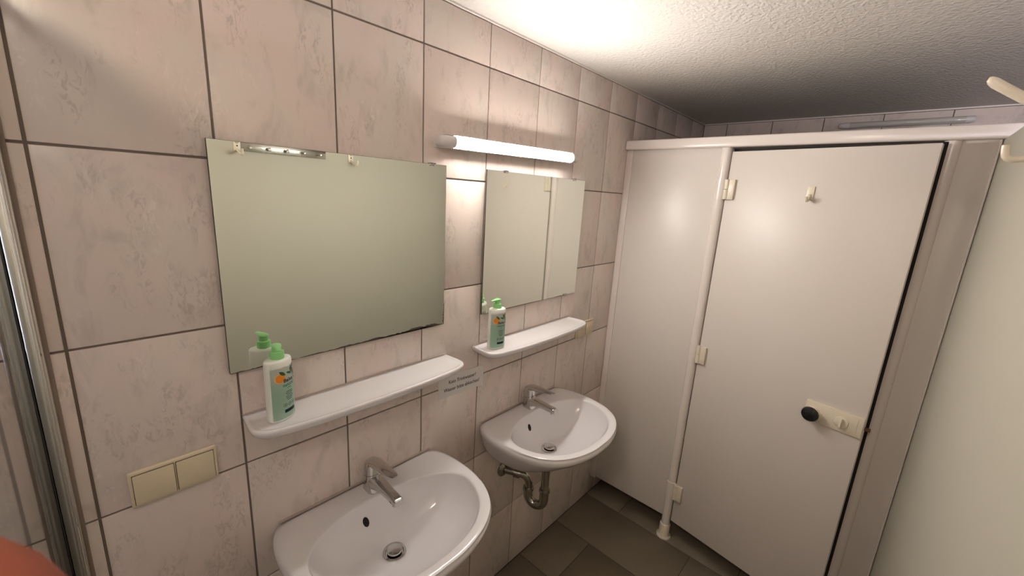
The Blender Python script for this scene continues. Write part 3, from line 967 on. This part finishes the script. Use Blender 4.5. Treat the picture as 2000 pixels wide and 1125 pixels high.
# ---------------------------------------------------------------- paper note
note = thing('paper_note', 'small white paper note in German taped to the tiles between the sinks', 'note', (.922, 0, .999), rot=(0, math.radians(2.2), 0))
obj('paper_sheet', B(-.105, .105, -.0011, -.0006, 0, .081, 0), 'paper', note, smooth=False)
obj('tape_backing', B(-.104, .104, -.0006, 0.0, .001, .080, 0), 'paper', note, smooth=False)
for txt, z in (('Kein Trinkwasser!', .0475), ('Wasser bitte abkochen!', .0205)):
    me = text_mesh(txt, .0185, 'CENTER', .0003)
    for v in me.vertices: v.co = Vector((v.co.x * .93 + .002, -.0013, z + v.co.y))
    me.materials.clear(); me.materials.append(MT['ink'])
    link('lettering', me, note)

# ---------------------------------------------------------------- coat hooks and hook rail on the partition
def coat_hook(label, x):
    t = thing('coat_hook', label, 'coat hook', (x, Y_PART, 1.829), 'cream coat hooks on the partition')
    bm = bmesh.new()
    box(bm, -.014, .014, 0, .006, -.006, .075, .0025)
    obj('base_plate', bm, 'cream_plastic', t)
    bm = bmesh.new(); lathe(bm, [(.0035, .0), (.0035, .007), (.001, .0072)], 14, (0, 0, .018), 'Y'); obj('screw', bm, 'rubber', t)
    bm = bmesh.new()
    secs = []
    for y, z, hx, hz in ((.003, .035, .0085, .008), (.03, .048, .0085, .0075), (.07, .072, .008, .007), (.10, .094, .0085, .007), (.116, .106, .0088, .007), (.1215, .110, .0075, .0055), (.1245, .112, .004, .003)):
        secs.append([(p[0], y - p[1] * .35, z + p[1]) for p in rrect(0, 0, hx, hz, 0, min(hx, hz) * .7, 3)])
    rings(bm, secs); obj('hat_prong', bm, 'cream_plastic', t)
    bm = bmesh.new()
    pts = catmull([(0, .004, .002), (0, .040, -.013), (0, .066, -.020), (0, .078, -.014), (0, .081, .004)], 3)
    tube(bm, pts, .0052, 12)
    obj('coat_prong', bm, 'cream_plastic', t)
    return t
coat_hook('cream plastic coat hook beside the steel rail, seen only in the nearer mirror', .595)
coat_hook('cream plastic two-pronged coat hook reaching in at the right edge', 1.125)
rail = thing('hook_rail', 'narrow steel rail with five knobs reflected along the top of the nearer mirror', 'hook rail', (.80, Y_PART, 1.826))
obj('rail_strip', B(-.19, .19, .0, .004, 0, .052, .0008), 'steel', rail)
for k in range(5):
    x = -.16 + .08 * k
    bm = bmesh.new()
    lathe(bm, [(.004, .003), (.0045, .016), (.0075, .019), (.0085, .024), (.0065, .029), (.001, .030)], 18, (x, 0, .018), 'Y')
    obj('knob', bm, 'steel', rail)

# ---------------------------------------------------------------- shower screen
sh = thing('shower_screen', 'clear glass shower screen in an aluminium wall profile at the left edge', 'shower screen', (-.046, 0, 0.02))
def sbox(name, x0, x1, y0, y1, z0, z1, mat, bev=.0015):
    return obj(name, B(x0 + .046, x1 + .046, y0, y1, z0 - .02, z1 - .02, bev), mat, sh)
sbox('wall_profile', -.0675, -.0255, -.018, 0, .02, 1.99, 'aluminium', .002)
sbox('profile_lip', -.0446, -.0270, -.034, -.0175, .02, 1.99, 'bright_aluminium', .0055)
sbox('profile_lip', -.0690, -.0505, -.034, -.0175, .02, 1.99, 'bright_aluminium', .0055)
sbox('silicone_or_shade_bead', -.0262, -.0195, -.0035, 0, .02, 1.99, 'brown_strip_shade', .0015)  # brown bead that paints the shading on the tile strip beside the profile
sbox('profile_rib', -.0330, -.0300, -.0365, -.033, .02, 1.99, 'aluminium', .001)
sbox('gasket', -.0449, -.0441, -.0345, -.018, .02, 1.99, 'rubber', .0002)
sbox('glass_pane', -.0496, -.0446, -.78, -.020, .03, 1.975, 'glass', 0)
sbox('top_rail', -.058, -.036, -.81, 0, 1.962, 1.985, 'aluminium', .003)
sbox('end_profile', -.058, -.036, -.81, -.78, .02, 1.99, 'aluminium', .003)

# ---------------------------------------------------------------- thumb of the photographer's hand by the lens
def cw(p): return CAM + p[0] * RIGHT + p[1] * DOWN + p[2] * FWD
def hand():
    V_ = [(-.150, .105, .012)]; Rr = [.022]; E_ = []
    def chain(start, pts):
        last = start
        for x_, y_, z_, r in pts:
            V_.append((x_, y_, z_)); Rr.append(r); E_.append((last, len(V_) - 1)); last = len(V_) - 1
        return last
    chain(0, [(-.195, .150, -.010, .026), (-.255, .212, -.035, .029), (-.33, .29, -.07, .036)])
    chain(0, [(-.133, .098, .024, .017), (-.113, .079, .036, .0180), (-.089, .0600, .045, .0200), (-.0775, .0485, .0495, .0228), (-.0710, .0422, .0505, .0215)])
    for k in range(4):
        d = .0165 * k; L_ = (1, 1.08, 1.0, .82)[k]
        b_ = (-.118, .088 + d, .001 - .004 * k)
        chain(0, [(*b_, .0115), (b_[0] + .036 * L_, b_[1] - .004, b_[2] - .008, .0095), (b_[0] + .057 * L_, b_[1] + .003, b_[2] + .004, .0088), (b_[0] + .056 * L_, b_[1] + .011, b_[2] + .020, .0075)])
    org = cw(V_[0])
    me = bpy.data.meshes.new('hand')
    me.from_pydata([cw(v) - org for v in V_], E_, [])
    o = bpy.data.objects.new('hand_cage', me); COL.objects.link(o)
    sk = o.modifiers.new('skin', 'SKIN'); sk.use_smooth_shade = True
    for k, sv in enumerate(me.skin_vertices[0].data):
        sv.radius = (Rr[k], Rr[k]); sv.use_root = (k == 0)
    sb = o.modifiers.new('sub', 'SUBSURF'); sb.levels = 2; sb.render_levels = 2
    dg = bpy.context.evaluated_depsgraph_get()
    m2 = bpy.data.meshes.new_from_object(o.evaluated_get(dg))
    bpy.data.objects.remove(o)
    m2.name = 'hand'
    m2.polygons.foreach_set('use_smooth', [True] * len(m2.polygons))
    m2.materials.clear(); m2.materials.append(MT['skin'])
    h = link('hand', m2, None, org)
    tag(h, 'blurred reddish thumb tip of a hand reaching into the lower left corner', 'hand')
hand()
